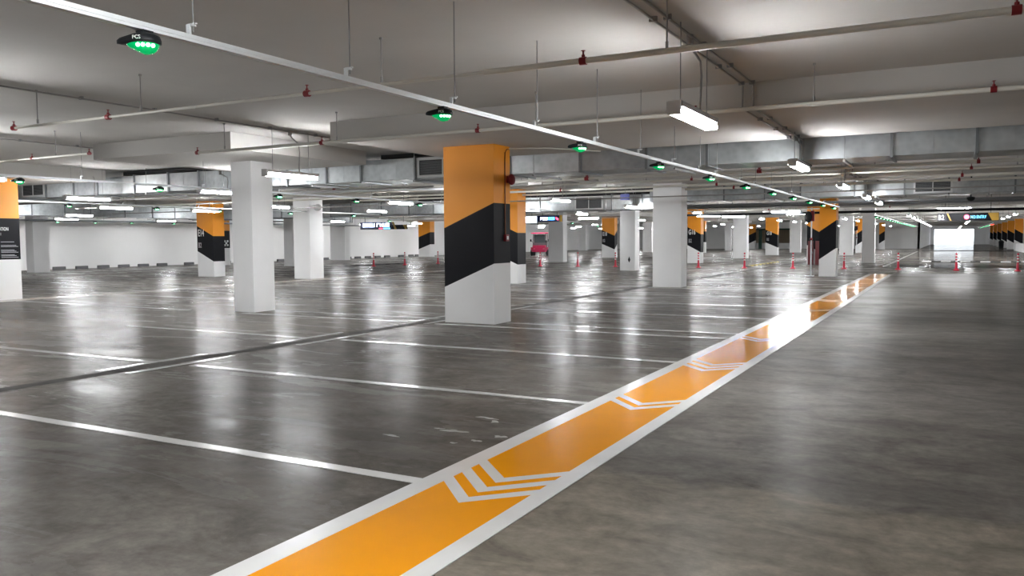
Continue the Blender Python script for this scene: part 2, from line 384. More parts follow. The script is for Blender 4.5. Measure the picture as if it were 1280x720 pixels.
column(-7.98, -6.96, *yr(5), 'white column directly behind the column at the walkway end')
column(-7.9, -7.28, 82.6, 83.2, 'orange and black column between two white columns past the walkway end', 'up')
column(-7.55, -6.95, 106.0, 106.6, 'small far orange and black column against the grey far wall', 'up')
colQ = column(-22.86, -21.83, *yr(3), 'white column beside the red utility cart')
column(-41.1, -39.9, 59.2, 59.9, 'orange and black column near the end of the left wall', 'up')
column(-28.7, -27.7, 82.6, 83.2, 'far white column between the dark marked one and the large one right of centre')
column(-41.2, -40.2, 94.3, 94.9, 'farthest white column along the left wall')
column(-22.9, -22.2, 94.3, 94.9, 'small far white column beside the column between G16 and G18')
for i, y in enumerate((94.3, 106, 117.7, 129.4, 141, 153)):
    column(5.5, 6.2, y, y+0.7, 'orange and black column along the right wall, %s from the camera' % ORD[i], 'down')
def code(o, s, x, y, z=1.83):
    text('column_code', s, 0.40, M['txt'], (x, y, z-0.02), FACE_Y, o, 0.58, bold=0.007)
    text('level_code', 'B2', 0.30, M['txtd'], (x, y, z-0.50), FACE_Y, o, 0.60, bold=0.006)
code(colD, 'E14', -27.98, Y0+PITCH-0.012, 1.72); code(colH, 'G16', -13.68, Y0+3*PITCH-0.012, 1.72); code(colJ, 'G18', -13.72, Y0+5*PITCH-0.012, 1.72); code(colG, 'E18', -23.82, Y0+4*PITCH-0.012, 1.72)
ic = MB()
for a, c in ((1,1),(1,-1),(-1,1),(-1,-1)): ic.box(-39.452, -39.44, 36.12+a*0.11-0.06, 36.12+a*0.11+0.06, 1.35+c*0.12-0.06, 1.35+c*0.12+0.06)
ic.box(-39.452, -39.44, 36.06, 36.18, 1.29, 1.41)
ic.build('white_emblem', M['txt'], colD2)
mk = MB(); mk.add([(-13.1,Y0+2*PITCH-0.004,0.36),(-13.04,Y0+2*PITCH-0.004,0.5),(-13.1,Y0+2*PITCH-0.004,0.66),(-13.16,Y0+2*PITCH-0.004,0.5)], [(0,1,2,3)])
mk.build('dark_mark', M['dark'], colF)
# notice panel on the left column: black face with white rows of small print
nt_ = thing('notice_board', 'black notice panel with rows of white print on the column at the left frame edge', 'notice', (-21.59, 11.9, 0))
MB().box(0, 0.012, 0.02, 0.91, 1.07, 2.10).build('panel', M['black'], nt_)
text('heading', 'INFORMATION', 0.125, M['txt'], (0.014, 0.10, 1.80), FACE_X, nt_, 0.62)
text('heading', 'NOTICE', 0.09, M['txtd'], (0.014, 0.24, 1.68), FACE_X, nt_, 0.62)
for i, z in enumerate((1.50, 1.41, 1.38, 1.29, 1.26, 1.23, 1.165, 1.14, 1.10)):
    MB().box(0.012, 0.015, 0.42, 0.76 + 0.05*((i*7) % 3), z, z+0.013).build('print_line', M['txtd'], nt_)
for z in (1.49, 1.38, 1.26, 1.12): MB().box(0.012, 0.015, 0.29, 0.36, z, z+0.045).build('pictogram', M['txt'], nt_)

# ------------------------------------------------------------------ fire alarm on the nearest column
xA = -7.03
bell = thing('fire_alarm_bell', 'round dark red fire alarm bell high on the orange column', 'alarm bell', (xA, 12.93, 2.56))
bb = MB(); bb.lathe([(0.055,0),(0.085,0.02),(0.10,0.045),(0.10,0.06),(0.085,0.085),(0.045,0.105),(0.02,0.11)], 20)
o = bb.build('gong', M['red'], bell); o.rotation_euler = (0, PI/2, 0); o.location = (0.03, 0, 0)
MB().box(0.0, 0.05, -0.045, 0.045, -0.06, 0.06).build('backbox', M['red'], bell)
cp = thing('manual_call_point', 'small red manual call point on the black band below the bell', 'call point', (xA, 12.83, 1.52))
MB().box(0, 0.05, -0.055, 0.055, -0.06, 0.06).build('housing', M['red'], cp)
MB().box(0.05, 0.054, -0.03, 0.03, -0.03, 0.03).build('break_glass', M['txt'], cp)
tag(MB().tube([(xA+0.014, 12.94, 3.10),(xA+0.014, 12.88, 3.09),(xA+0.014, 12.82, 3.03),(xA+0.014, 12.81, 2.9),(xA+0.014, 12.81, 1.585)], 0.011, 8).build('alarm_conduit', mat('dark_orange_conduit', (0.20, 0.055, 0.012), 0.5)), 'thin painted conduit running down the orange column to the call point', 'conduit')
tag(MB().tube([(xA+0.02, 12.95, 3.11),(-6.4, 13.3, 3.12),(-5.8, 14.3, 3.12)], 0.012, 8).build('ceiling_conduit', M['cream']), 'thin pale conduit running from the alarm bell column across the ceiling', 'conduit')

# ------------------------------------------------------------------ ceiling lights
def light_proto(top):
    t = thing('ceiling_light', 'x', 'ceiling light')
    MB().box(-0.075, 0.075, -0.62, 0.62, 0.036, 0.085).box(-0.062, 0.062, -0.655, -0.60, -0.03, 0.09).box(-0.062, 0.062, 0.60, 0.655, -0.03, 0.09).build('housing', M['batten'], t)
    for s in (-1, 1): MB().tube([(s*0.046, -0.6, 0), (s*0.046, 0.6, 0)], 0.028, 8).build('tube', M['tube'], t)
    for s in (-1, 1): MB().tube([(0, s*0.45, 0.085), (0, s*0.45, top)], 0.005, 6).build('hanger_rod', M['steel'], t)
    MB().tube([(0, 0.2, 0.085), (0.0, 0.2, 0.16), (0.012, 0.21, top*0.55), (0.0, 0.2, top*0.72), (-0.05, 0.08, top*0.85), (-0.06, 0.05, top-0.07)], 0.012, 8).tube([(-0.06,0.05,top-0.09),(-0.06,0.05,top)], 0.035, 8).build('flexible_conduit', M['conduit'], t)
    return t
LZ = 2.63
protos = {}
def band_at(x, y):
    f = (y - 10.6) % PITCH
    return f < 3.85 and any(a < x < b for a, b in ((-9.1, XR), (-15.25, -11.4), (-24.1, -20.3), (-29.5, -25.7), (XL, -38.0)))
def place_light(x, y, label, group, rz=0.0):
    key = BAND if band_at(x, y) else SLAB
    if key not in protos:
        t = light_proto(key - LZ); protos[key] = t; t.location = (x, y, LZ); t.rotation_euler = (0,0,rz); t['label'] = label; t['group'] = group
        return t
    return dup(protos[key], (x, y, LZ), label, rz, group)
rows = [
 (-2.2, [-4.3, 1.8, 7.8, 13.95, 20.1, 25.9, 30.6], 'lit twin-tube light above the near driving lane, %s from the camera', 'lights above the near driving lane'),  # leading light, unseen behind the camera, is added as fill
 (-2.1, [50.8, 56.6, 62.5, 68.3, 74.2, 80, 86, 92, 98, 104], 'lit ceiling light in the far lane row past the delineators, %s along', 'lights in the far lane row'),
 (1.15, [60.8, 66.8, 72.8, 78.8, 84.8], 'lit ceiling light seen just under the B2 sign, %s along', 'lights under the B2 sign'),
 (3.0, [51.3, 57.4, 63.5], 'lit ceiling light near the right frame edge, %s from the camera', 'lights near the right frame edge'),
 (1.0, [112, 122, 134, 146, 158], 'lit ceiling light in the exit corridor, %s along', 'lights in the exit corridor'),
 (-10.35, [-1.0, 5.0, 11.0, 16.7, 22.3, 28.5, 37.2], 'lit twin-tube light in the row just right of the large white column, %s along', 'lights in the second row'),
 (-15.2, [8.15, 13.8, 20.9, 28.0, 35.1], 'lit ceiling light in the row behind the large white column, %s along', 'lights in the third row'),
 (-20.3, [7.9, 13.9, 20.75, 26.3], 'lit ceiling light in the row before the E14 column, %s along', 'lights in the fourth row'),
 (-25.1, [12.0, 18.2, 22.0], 'lit ceiling light over the aisle left of the E14 column, %s along', 'lights in the fifth row'),
 (-33.5, [22.5, 31.0, 39.5, 48, 56.5], 'far added fill light in front of the left wall, %s from the camera', 'added fill lights in front of the left wall'),  # row added to brighten the left wall
 (-10.4, [52, 58, 64, 70, 77, 84, 91, 100], 'far lit ceiling light beyond the delineators, right of G16, %s along', 'far lights right of G16'),
 (-17.5, [50, 57, 64, 71, 78, 86, 95], 'far lit ceiling light beyond the delineators, left of G16, %s along', 'far lights left of G16'),
 (-26.5, [48, 56, 64, 73, 83], 'far lit ceiling light beyond the red cart, %s along', 'far lights beyond the cart'),
 (-39.75, [20, 26, 32, 38, 44, 50, 56, 62], 'lit ceiling light tucked against the left wall above the tray, %s from left', 'lights against the left wall'),
 (-31.5, [64, 72, 81, 90, 99], 'far added fill light between the cart and the left wall end, %s along', 'far added fill lights left of the cart'),  # extra row added to lift the dim far left
 (-21.0, [66, 74, 82, 90, 99], 'far added fill light between the E18 and G16 columns, %s along', 'far added fill lights between E18 and G16'),  # another added row, mostly hidden, to brighten the far end
 (-6.0, [56, 64, 72, 80, 90, 100], 'far lit ceiling light left of the dotted green line over the far lane, %s along', 'far lights left of the far lane'),
 (-36.5, [66, 74, 82, 90, 99], 'far lit ceiling light near the end of the left wall, %s along', 'far lights by the end of the left wall'),
]
for x, ys, lab, grp in rows:
    for i, y in enumerate(ys): place_light(x, y, lab % ORD[i], grp)
for i, (x, y) in enumerate([(-18.1, 42.9), (-11.3, 43.0), (-10.6, 45.6), (-6.5, 37.8), (-6.6, 42.2), (0.08, 38.7)]):
    place_light(x, y, 'lit twin-tube light set crosswise over the cross aisle, %s from left' % ORD[i], 'lights over the cross aisle', PI/2)

# ------------------------------------------------------------------ detector rails
def rail(x, y0, y1, z, rods, label):
    t = thing('detector_rail', label, 'cable trunking')
    b = MB(); b.box(x-0.022, x+0.022, y0, y1, z-0.02, z+0.02); b.box(x+0.0221, x+0.026, y0, y1, z-0.004, z+0.006)
    b.build('trunking', M['rail'], t)
    for y in rods:
        top = BAND if band_at(x, y) else SLAB
        r = MB().tube([(x+0.035, y, z+0.03), (x+0.035, y, top)], 0.005, 6).build('hanger_rod', M['steel'], t)
        MB().box(x-0.012, x+0.012, y-0.008, y+0.008, z+0.02, z+0.075).box(x-0.005, x+0.06, y-0.006, y+0.006, z+0.07, z+0.078).box(x+0.025, x+0.045, y-0.012, y+0.012, z+0.06, z+0.075).build('bracket', M['rail'], r)
    return t
rail(-3.68, -4.0, 32.5, 2.6, [0.5, 1.8, 3.15, 4.46, 5.8, 7.33, 8.89, 10.4, 11.9, 13.3, 14.4, 16.3, 17.6, 19.3, 22.0, 25.3, 28.3, 31.0], 'long pale detector rail crossing the top of the picture on thin rods')
rail(-13.75, 4.0, 28.7, 2.6, [6.5, 9.3, 12, 14.2, 17.6, 21, 24, 27], 'pale detector rail passing just behind the large white column at left')
rail(-22.0, 9.0, 28.7, 2.6, [12.8, 16.2, 19, 22, 25, 28], 'pale detector rail crossing in front of the E14 column')
rail(-40.3, 21.0, 46, 2.6, [23, 26, 29, 32, 35, 38, 41, 44], 'pale detector rail in front of the top of the left wall')
rail(-3.45, 45.0, 108, 2.6, list(range(47, 108, 4)), 'pale detector rail with a line of green lights over the far lane')
rail(3.2, 82.0, 124, 2.6, list(range(83, 124, 4)), 'pale detector rail on the right of the far lane')

def detector_proto(red=False):
    t = thing('bay_detector', 'x', 'parking sensor', (0,0,0))
    b = MB()   # hooded black cap with a pointed nose
    n = 28; prof = [(0.022,0.0),(0.055,-0.003),(0.074,-0.014),(0.081,-0.034),(0.081,-0.052),(0.066,-0.056)]
    A0 = math.radians(35); vs = []; fs = []
    for r, z in prof:
        for k in range(n):
            a = 2*PI*k/n; cx, sy = math.cos(a), math.sin(a); q = max(0, -cx)**3 if r > 0.03 else 0
            X, Y = r*cx*(1 + 0.72*q), r*sy*0.88*(1 - 0.25*q)
            vs.append((X*math.cos(A0)-Y*math.sin(A0), X*math.sin(A0)+Y*math.cos(A0), z - (0.012*q if -0.03 < z else 0.002*q)))
    for i in range(len(prof)-1):
        for k in range(n): k2 = (k+1) % n; fs.append((i*n+k, (i+1)*n+k, (i+1)*n+k2, i*n+k2))
    b.add(vs, fs, 0, True); b.add(vs[:n], [tuple(range(n))]); b.add(vs[-n:], [tuple(range(n))[::-1]])
    b.box(-0.03, 0.03, -0.03, 0.03, -0.002, 0.014)
    b.build('cap', M['dark'], t)
    lo = MB(); prof = [(0.018,-0.104),(0.042,-0.098),(0.058,-0.084),(0.068,-0.066),(0.071,-0.054)]; vs = []; fs = []
    for r, z in prof:
        for k in range(n):
            a = 2*PI*k/n; cx, sy = math.cos(a), math.sin(a); q = max(0, -cx)**3
            X, Y = r*cx*(1 + 0.30*q), r*sy*0.9
            vs.append((X*math.cos(A0)-Y*math.sin(A0), X*math.sin(A0)+Y*math.cos(A0), z + 0.02*q*((-0.054-z)/0.05)))
    for i in range(len(prof)-1):
        for k in range(n): k2 = (k+1) % n; fs.append((i*n+k, i*n+k2, (i+1)*n+k2, (i+1)*n+k))
    lo.add(vs, fs, 0, True); lo.add(vs[:n], [tuple(range(n))[::-1]])
    lo.build('lens', M['lensr' if red else 'lens'], t)
    l = MB()
    for a in (-1.25, -0.85, -0.45, -0.05):
        l.lathe([(0.003,-0.009),(0.008,-0.006),(0.010,0),(0.008,0.006),(0.003,0.009)], 8, (0.064*math.cos(a), 0.061*math.sin(a), -0.068))
    l.build('led', M['ledr' if red else 'led'], t)
    return t
dp = detector_proto(); text('lettering', 'PCS', 0.026, M['txt'], (0.012, -0.0845, -0.043), (PI/2, 0, 0.42), dp, 1.0)
used = []
def det(x, y, label, group):
    p = (x, y, 2.566)
    if not used: used.append(1); dp.location = p; dp['label'] = label; dp['group'] = group; return
    dup(dp, p, label, None, group)
for i in range(11): det(-3.68, 2.87 + 2.80*i, 'green parking sensor on the nearest overhead rail, %s from the camera' % ORD[i], 'sensors on the near rail')
for i, y in enumerate((8.2, 10.95, 14.2, 17.0, 19.9, 22.7, 25.5)): det(-13.75, y, 'green parking sensor on the rail behind the large white column, %s from left' % ORD[i], 'sensors on the second rail')
for i, y in enumerate((14.5, 17.4, 19.9, 23.3, 27.0)): det(-22.0, y, 'green parking sensor on the rail in front of the E14 column, %s from left' % ORD[i], 'sensors on the third rail')
for i, y in enumerate((22.9, 25.9, 28.0, 30.2, 33.0)): det(-40.3, y, 'tiny green parking sensor in front of the left wall, %s from left' % ORD[i], 'sensors by the left wall')
for i in range(20): det(-3.45, 46.4 + 2.6*i, 'green parking sensor in the dotted line over the far lane, %s from the camera' % ORD[i], 'sensors over the far lane')
det(-26.9, 36.0, 'green parking sensor above the lit dark sign at left', 'lone sensors'); det(-26.2, 64.0, 'green parking sensor over the E18 column', 'lone sensors')
det(-22.3, 50.0, 'green parking sensor beside the lights above the white column by the cart', 'lone sensors')
for i, (x, y) in enumerate(((-26.9, 36.0), (-26.2, 64.0), (-22.3, 50.0))):
    rr_ = rail(x, y-1.0, y+1.0, 2.6, [y-0.8, y+0.8], ('short', 'far short', 'middle short')[i] + ' pale rail carrying one green parking sensor, ' + ('above the dark sign', 'over the E18 column', 'near the cart')[i])
for i in range(12): det(3.2, 90 + 2.8*i, 'green parking sensor on the far right of the lane, %s from the camera' % ORD[i], 'sensors right of the far lane')
dr = detector_proto(True); dr.location = (3.2, 83.0, 2.566); dr['label'] = 'red lit parking sensor at the right of the far lane, nearest of the red ones'; dr['group'] = 'red sensors'
dup(dr, (3.2, 85.3, 2.566), 'red lit parking sensor at the right of the far lane, middle of the red ones', None, 'red sensors')
dup(dr, (3.2, 87.6, 2.566), 'red lit parking sensor at the right of the far lane, farthest of the red ones', None, 'red sensors')

# ------------------------------------------------------------------ sprinkler pipes
def pipe(y, x0, x1, z, heads, rods, r, label, r0=None, risers=(), drop=()):
    t = thing('sprinkler_pipe', label, 'pipe')
    b = MB()
    if r0: xm = x0 + (x1-x0)*0.42; b.tube([(x0,y,z),(xm,y,z)], r0, 10); b.tube([(xm,y,z),(x1,y,z)], r, 10)
    else: b.tube([(x0,y,z),(x1,y,z)], r, 10)
    b.build('pipe', M['cream'], t)
    for x in heads:
        h = MB(); h.tube([(x-0.03,y,z),(x+0.03,y,z)], r+0.008, 10); h.tube([(x,y,z),(x,y,z+r+0.025)], 0.016, 8); h.tube([(x,y,z+r+0.025),(x,y,z+r+0.055)], 0.007, 6); h.lathe([(0.004,0),(0.020,0.003),(0.020,0.006),(0.004,0.01)], 10, (x,y,z+r+0.055))
        h.build('sprinkler_head', M['red'], t)
    for x in risers:
        h = MB(); h.tube([(x-0.05,y,z),(x+0.05,y,z)], r+0.014, 10, 0); h.tube([(x,y,z),(x,y,z+0.10)], 0.032, 10, 0); h.tube([(x,y,z+0.10),(x,y,z+0.30)], 0.034, 10, 1); h.tube([(x,y,z+0.30),(x,y,z+0.40)], 0.02, 8, 0, 0.006)
        h.build('sprinkler_riser', [M['red'], M['refl']], t)
    for x in rods:
        top = BAND if band_at(x, y) else SLAB
        MB().tube([(x,y,z+r),(x,y,top)], 0.007, 6).tube([(x,y,z+r-0.004),(x,y,z+r+0.05)], 0.014, 8).lathe([(0.018,0),(0.018,0.02)], 8, (x,y,top-0.02)).build('hanger', M['conduit'], t)
    return t
H3 = [-10.92, -9.0, -5.85, -2.78, 0.35, 3.5]
pipe(6.47, -10.95, XR-0.1, 3.0, H3, [-10.4, -8.4, -4.9, -2.05, 0.9, 3.9], 0.026, 'cream sprinkler pipe with red heads crossing the upper picture, nearest of all', 0.017)
pipe(9.82, -11.4, XR-0.1, 3.0, [-11.35, -8.6, -5.8, -2.75, 0.35, 3.5], [-10.7, -8.3, -4.9, -1.4, 1.6, 4.2], 0.026, 'cream sprinkler pipe with red heads along the face of the ceiling drop')
pipe(8.95, -18.6, -13.0, 3.0, [-18.5, -14.6, -12.98], [-16.5, -13.9], 0.018, 'thin cream sprinkler pipe ending before the large white column, at left', None)
pipe(18.2, -34.0, XR-0.1, 2.93, [-11.6, 0.43], [-32, -26, -19, -13, -9.5, -5.5, -1.4, 1.8, 4.6], 0.034, 'cream pipe with red and white risers just beyond the first duct', None, (-15.5, -7.73, -3.69))
pipe(20.4, -20.0, XR-0.1, 2.97, [-5.8, 0.35, 3.6], [-16, -10, -7, -3, 1.2, 4.4], 0.026, 'second cream sprinkler pipe beyond the first duct')
pipe(22.7, -34.0, XR-0.1, 2.97, [-10.5, -5.75, 0.2], [-30, -24, -17, -9, -4, 1.6, 4.6], 0.036, 'third cream sprinkler pipe beyond the first duct')
pipe(24.5, -20.0, XR-0.1, 2.97, [-5.7, 0.15], [-16, -8, -3.2, 2.0], 0.034, 'fourth cream sprinkler pipe beyond the first duct')
pipe(30.2, -34.0, XR-0.1, 3.0, [-8.8, -5.8, -2.8, 0.3], [-30, -24, -18, -10, -4, 2], 0.03, 'cream sprinkler pipe beyond the second duct')
pipe(33.0, -34.0, XR-0.1, 3.0, [-8.8, -5.8, -2.8, 0.3], [-30, -24, -18, -10, -4, 2], 0.03, 'cream sprinkler pipe before the cross aisle')
pipe(46.0, -40.0, XR-0.1, 3.0, [-8.8, -2.8], [-36, -30, -24, -18, -10, 2], 0.03, 'cream sprinkler pipe beyond the cross aisle')
pipe(56.0, -40.0, XR-0.1, 3.0, [-8.8, -2.8], [-36, -30, -24, -18, -10, 2], 0.03, 'distant cream sprinkler pipe past the white columns')
tag(MB().tube([(-12.0, 38.0, 2.56),(XR-0.05, 38.0, 2.56)], 0.055, 10).build('dark_pipe', M['dark']), 'dark horizontal pipe above the B2 sign', 'pipe')
tag(MB().tube([(-30.0, 21.6, 2.62),(XR-0.05, 21.6, 2.62)], 0.016, 8).build('cable_conduit', M['conduit']), 'thin grey conduit strung level below the second duct', 'conduit')
tag(MB().tube([(-16.8,16.6,2.78),(-13,16.6,2.74),(-10.0,16.6,2.70),(-9.2,16.6,2.70),(-9.1,16.6,2.66),(-9.1,16.6,2.55)], 0.022, 8).build('bent_pipe', M['rail']), 'pale pipe with a downturned end below the first duct', 'pipe')
tag(MB().tube([(-30,15.0,2.66),(-10,15.0,2.66)], 0.02, 8).build('grey_pipe', M['conduit']), 'grey pipe under the first duct behind the large white column', 'pipe')

# ------------------------------------------------------------------ conduits on the ceiling
def conduit_run(x, y0, y1, label, r=0.012):
    t = thing('surface_conduit', label, 'conduit'); b = MB(); cl = MB()
    y = y0; segs = []
    edges = sorted([e for k in range(-1, 9) for e in (10.6+PITCH*k, 14.45+PITCH*k) if y0 < e < y1])
    pts = []; inb = band_at(x, y0+0.01); z = (BAND if inb else SLAB) - 0.03
    pts.append((x, y0, z))
    for e in edges:
        nz = (SLAB if inb else BAND) - 0.03
        if band_at(x, e+0.05) == band_at(x, e-0.05): continue
        ye = e - 0.03 if not inb else e + 0.03
        pts += [(x, ye-0.001, z), (x, ye+0.001, nz)]; inb = not inb; z = nz
    pts.append((x, y1, z))
    for a, c in zip(pts, pts[1:]):
        b.tube([a, c], r, 8)
    b.build('conduit', M['conduit'], t)
    yy = y0 + 0.4
    while yy < min(y1, 30):
        z = BAND if band_at(x, yy) else SLAB
        MB().box(x-0.035, x+0.035, yy-0.012, yy+0.012, z-0.045, z).build('clamp', M['steel'], t); yy += 1.15
    return t
conduit_run(-2.36, -6, 60, 'left one of the paired grey conduits along the ceiling over the near lane')
conduit_run(-2.23, -6, 60, 'right one of the paired grey conduits along the ceiling over the near lane')
conduit_run(-10.35, -6, 40, 'grey conduit along the ceiling above the lights right of the large white column')
conduit_run(-15.6, -6, 40, 'grey conduit along the ceiling left of the large white column')

# ------------------------------------------------------------------ ducts
def duct(axis, a0, a1, c, w, z0, z1, label, step=1.25, grilles=(), black=()):
    t = thing('air_duct', label, 'duct')
    def bx(b, p, q, e0, e1, lo, hi):
        return b.box(p, q, e0, e1, lo, hi) if axis == 'x' else b.box(e0, e1, p, q, lo, hi)
    p = a0; i = 0
    while p < a1 - 0.01:
        q = min(a1, p + step * (0.75 + 0.5*((i*37) % 10)/10.0))
        b = bx(MB(), p, q, c, c+w, z0, z1)
        n = max(1, int((q-p)/0.45))
        for j in range(1, n):       # folded stiffening seams
            xx = p + (q-p)*j/n; bx(b, xx-0.004, xx+0.004, c-0.005, c+w, z0-0.005, z1)
        b.build('duct_section', M['duct'] if (i % 3) else M['duct2'], t)
        bx(MB(), q-0.022, q+0.022, c-0.03, c+w+0.03, z0-0.03, z1+0.03).build('flange', M['flange'], t)
        p = q; i += 1
    for b0, b1 in black: bx(MB(), b0, b1, c+0.12, c+w-0.1, z1+0.031, SLAB-0.05).build('black_gap_strip', M['rubber'], t)  # matt black strip filling the gap between duct top and slab
    p = a0 + 1.2
    while p < a1:
        bx(MB(), p-0.02, p+0.02, c-0.12, c+w+0.12, z0-0.07, z0-0.035).tube([((p, c-0.09, z0-0.05) if axis == 'x' else (c-0.09, p, z0-0.05)), ((p, c-0.09, SLAB if not band_at(*((p, c-0.09) if axis == 'x' else (c-0.09, p))) else BAND) if axis == 'x' else (c-0.09, p, BAND))], 0.006, 6).build('trapeze_hanger', M['steel'], t); p += 2.9
    for g0, g1 in grilles:
        gr = MB(); bx(gr, g0, g1, c-0.034, c-0.028, z0+0.06, z1-0.06)
        h = gr.build('grille', M['darkgrille'], t)
        f = MB()
        for (u0, u1, v0, v1) in ((g0-0.05, g1+0.05, z1-0.07, z1-0.02), (g0-0.05, g1+0.05, z0+0.02, z0+0.07), (g0-0.05, g0, z0+0.07, z1-0.07), (g1, g1+0.05, z0+0.07, z1-0.07), ((g0+g1)/2-0.012, (g0+g1)/2+0.012, z0+0.07, z1-0.07)):
            bx(f, u0, u1, c-0.05, c-0.028, v0, v1)
        f.build('grille_frame', M['frame'], h)
        s = MB(); zz = z0 + 0.09
        while zz < z1 - 0.09: bx(s, g0, g1, c-0.044, c-0.034, zz, zz+0.008); zz += 0.032
        s.build('louvres', M['flange'], h)
    return t
duct('x', -26.0, 6.2, 14.8, 1.1, 2.82, 3.28, 'long galvanised air duct crossing behind the alarm bell column, nearest duct', 1.35, ((-24.6, -23.6), (-10.2, -9.0)), ((-20.2, -15.3), (-11.35, -9.15)))
duct('x', -9.0, 6.2, 26.6, 1.1, 2.72, 3.14, 'second galvanised air duct beyond the nearest one, with louvred grilles', 1.35, ((-0.95, -0.05),))
duct('y', 19.0, 44.0, -37.2, 1.2, 2.70, 3.24, 'galvanised air duct running along in front of the left wall', 1.6, ())
duct('x', -33.0, -9.3, 29.0, 1.0, 2.58, 3.12, 'galvanised air duct above the lit dark sign at left', 1.4, ((-12.75, -11.7),), ((-20.2, -9.3),))
for x, y0_, y1_, lab in ((-38.4, 18.0, 50.0, 'dark cable tray below the duct before the left wall'),):
    t = thing('cable_tray', lab, 'cable tray')
    MB().box(x-0.2, x+0.2, y0_, y1_, 2.50, 2.515).box(x-0.2, x-0.185, y0_, y1_, 2.50, 2.58).box(x+0.185, x+0.2, y0_, y1_, 2.50, 2.58).build('tray', M['flange'], t)
    yy = y0_ + 1
    while yy < y1_: MB().tube([(x+0.21, yy, 2.5), (x+0.21, yy, BAND if band_at(x+0.21, yy) else SLAB)], 0.008, 6).build('hanger_rod', M['steel'], t); yy += 4
for y, x0, x1, lab in ((32.0, -30, 6.1, 'grey cable tray strung across beyond the second duct'), (17.0, -20, 6.1, 'grey cable tray strung across just beyond the first duct'), (34.3, -35.5, 6.1, 'grey cable tray strung across before the cross aisle')):
    t = thing('cable_tray', lab, 'cable tray'); z = 2.72 if y > 20 else 3.0
    MB().box(x0, x1, y-0.2, y+0.2, z, z+0.012).box(x0, x1, y-0.2, y-0.185, z, z+0.08).box(x0, x1, y+0.185, y+0.2, z, z+0.08).build('tray', M['flange'], t)
    xx = x0 + 1
    while xx < x1: MB().tube([(xx, y-0.21, z), (xx, y-0.21, BAND if band_at(xx, y-0.21) else SLAB)], 0.008, 6).build('hanger_rod', M['steel'], t); xx += 4

# ------------------------------------------------------------------ delineator posts
def post_proto():
    t = thing('delineator_post', 'x', 'bollard')
    MB().lathe([(0.125,0),(0.125,0.025),(0.105,0.045),(0.06,0.055),(0.055,0.07)], 16).build('base', M['cone'], t)
    MB().lathe([(0.058,0.06),(0.052,0.12),(0.042,0.34),(0.038,0.36),(0.038,0.74),(0.03,0.76)], 14).build('post', M['cone'], t)
    for z in (0.38, 0.50, 0.62): MB().lathe([(0.0395,z),(0.0395,z+0.055)], 14).build('reflective_band', M['refl'], t)
    return t
pp = post_proto()
posts = [(-28.7, 36.9), (-28.5, 39.6), (-28.0, 42.4), (-19.75, 40.0), (-17.6, 40.2), (-15.5, 40.3), (-11.15, 40.5), (-8.85, 40.4), (-6.62, 40.6), (-4.37, 40.8), (-2.08, 40.6), (0.22, 40.5), (2.5, 40.4)]
for i, (x, y) in enumerate(posts):
    lab = 'red delineator post with white bands, %s from left' % ORD[i]
    if i == 0: pp.location = (x, y, 0); pp['label'] = lab; pp['group'] = 'delineator posts along the cross aisle'
    else: dup(pp, (x, y, 0), lab, None, 'delineator posts along the cross aisle')

# ------------------------------------------------------------------ wheel stops
ws = None
sy = [27.1, 28.4, 29.7, 31.0, 32.3, 33.6, 35.6, 36.8, 38.6, 43.6, 48.3, 51.0, 52.2, 53.5, 54.8, 56.1, 58.1, 59.6, 60.6]
for i, y in enumerate(sy):
    lab = 'dark rubber wheel stop at the foot of the left wall, %s from left' % ORD[i]
    if ws is None:
        b = MB(); h = 0.33
        pr = [(-0.09,0),(0.09,0),(0.085,0.12),(0.06,0.17),(-0.06,0.17),(-0.085,0.12)]
        vs = [(x,-h,z) for x,z in pr] + [(x*0.95,h,z) for x,z in pr]; n = 6
        b.add(vs, [tuple(range(n)), tuple(range(n,2*n))[::-1]] + [(i_, i_+n, (i_+1)%n+n, (i_+1)%n) for i_ in range(n)])
        ws = b.build('wheel_stop', M['stop']); ws.location = (-42.2, y, 0); tag(ws, lab, 'wheel stop', 'wheel stops along the left wall')
    else:
        c = ws.copy(); C.objects.link(c); c.location = (-42.2, y, 0); c['label'] = lab
# speed humps
def hump(x, y, L, ang, label, ca, cb_):
    t = thing('speed_hump', label, 'speed hump', (x, y, 0), ang)
    n = int(L/0.5)
    for i in range(n):
        p0 = i*0.5; pr = [(-0.15,0.0),(0.15,0.0),(0.10,0.04),(-0.10,0.04)]
        b = MB(); vs = [(p0,a,z) for a,z in pr] + [(p0+0.5,a,z) for a,z in pr]
        b.add(vs, [(3,2,1,0),(4,5,6,7),(0,1,5,4),(1,2,6,5),(2,3,7,6),(3,0,4,7)])
        b.build('hump_segment', ca if i % 2 else cb_, t)
hump(-9.2, 42.6, 8, PI/2, 'yellow and black striped speed hump lying among the delineators', M['yellow'], M['rubber'])
hump(-30.2, 36.3, 6.5, PI/2, 'black and pale segmented speed hump near the left delineators', M['rubber'], M['stop'])
hump(-1.5, 54.0, 7.5, 0, 'black and pale speed hump across the far lane, nearer one', M['rubber'], M['refl'])
hump(-2.6, 94.5, 8.5, 0, 'dark speed hump across the far lane, close to the exit', M['rubber'], M['stop'])

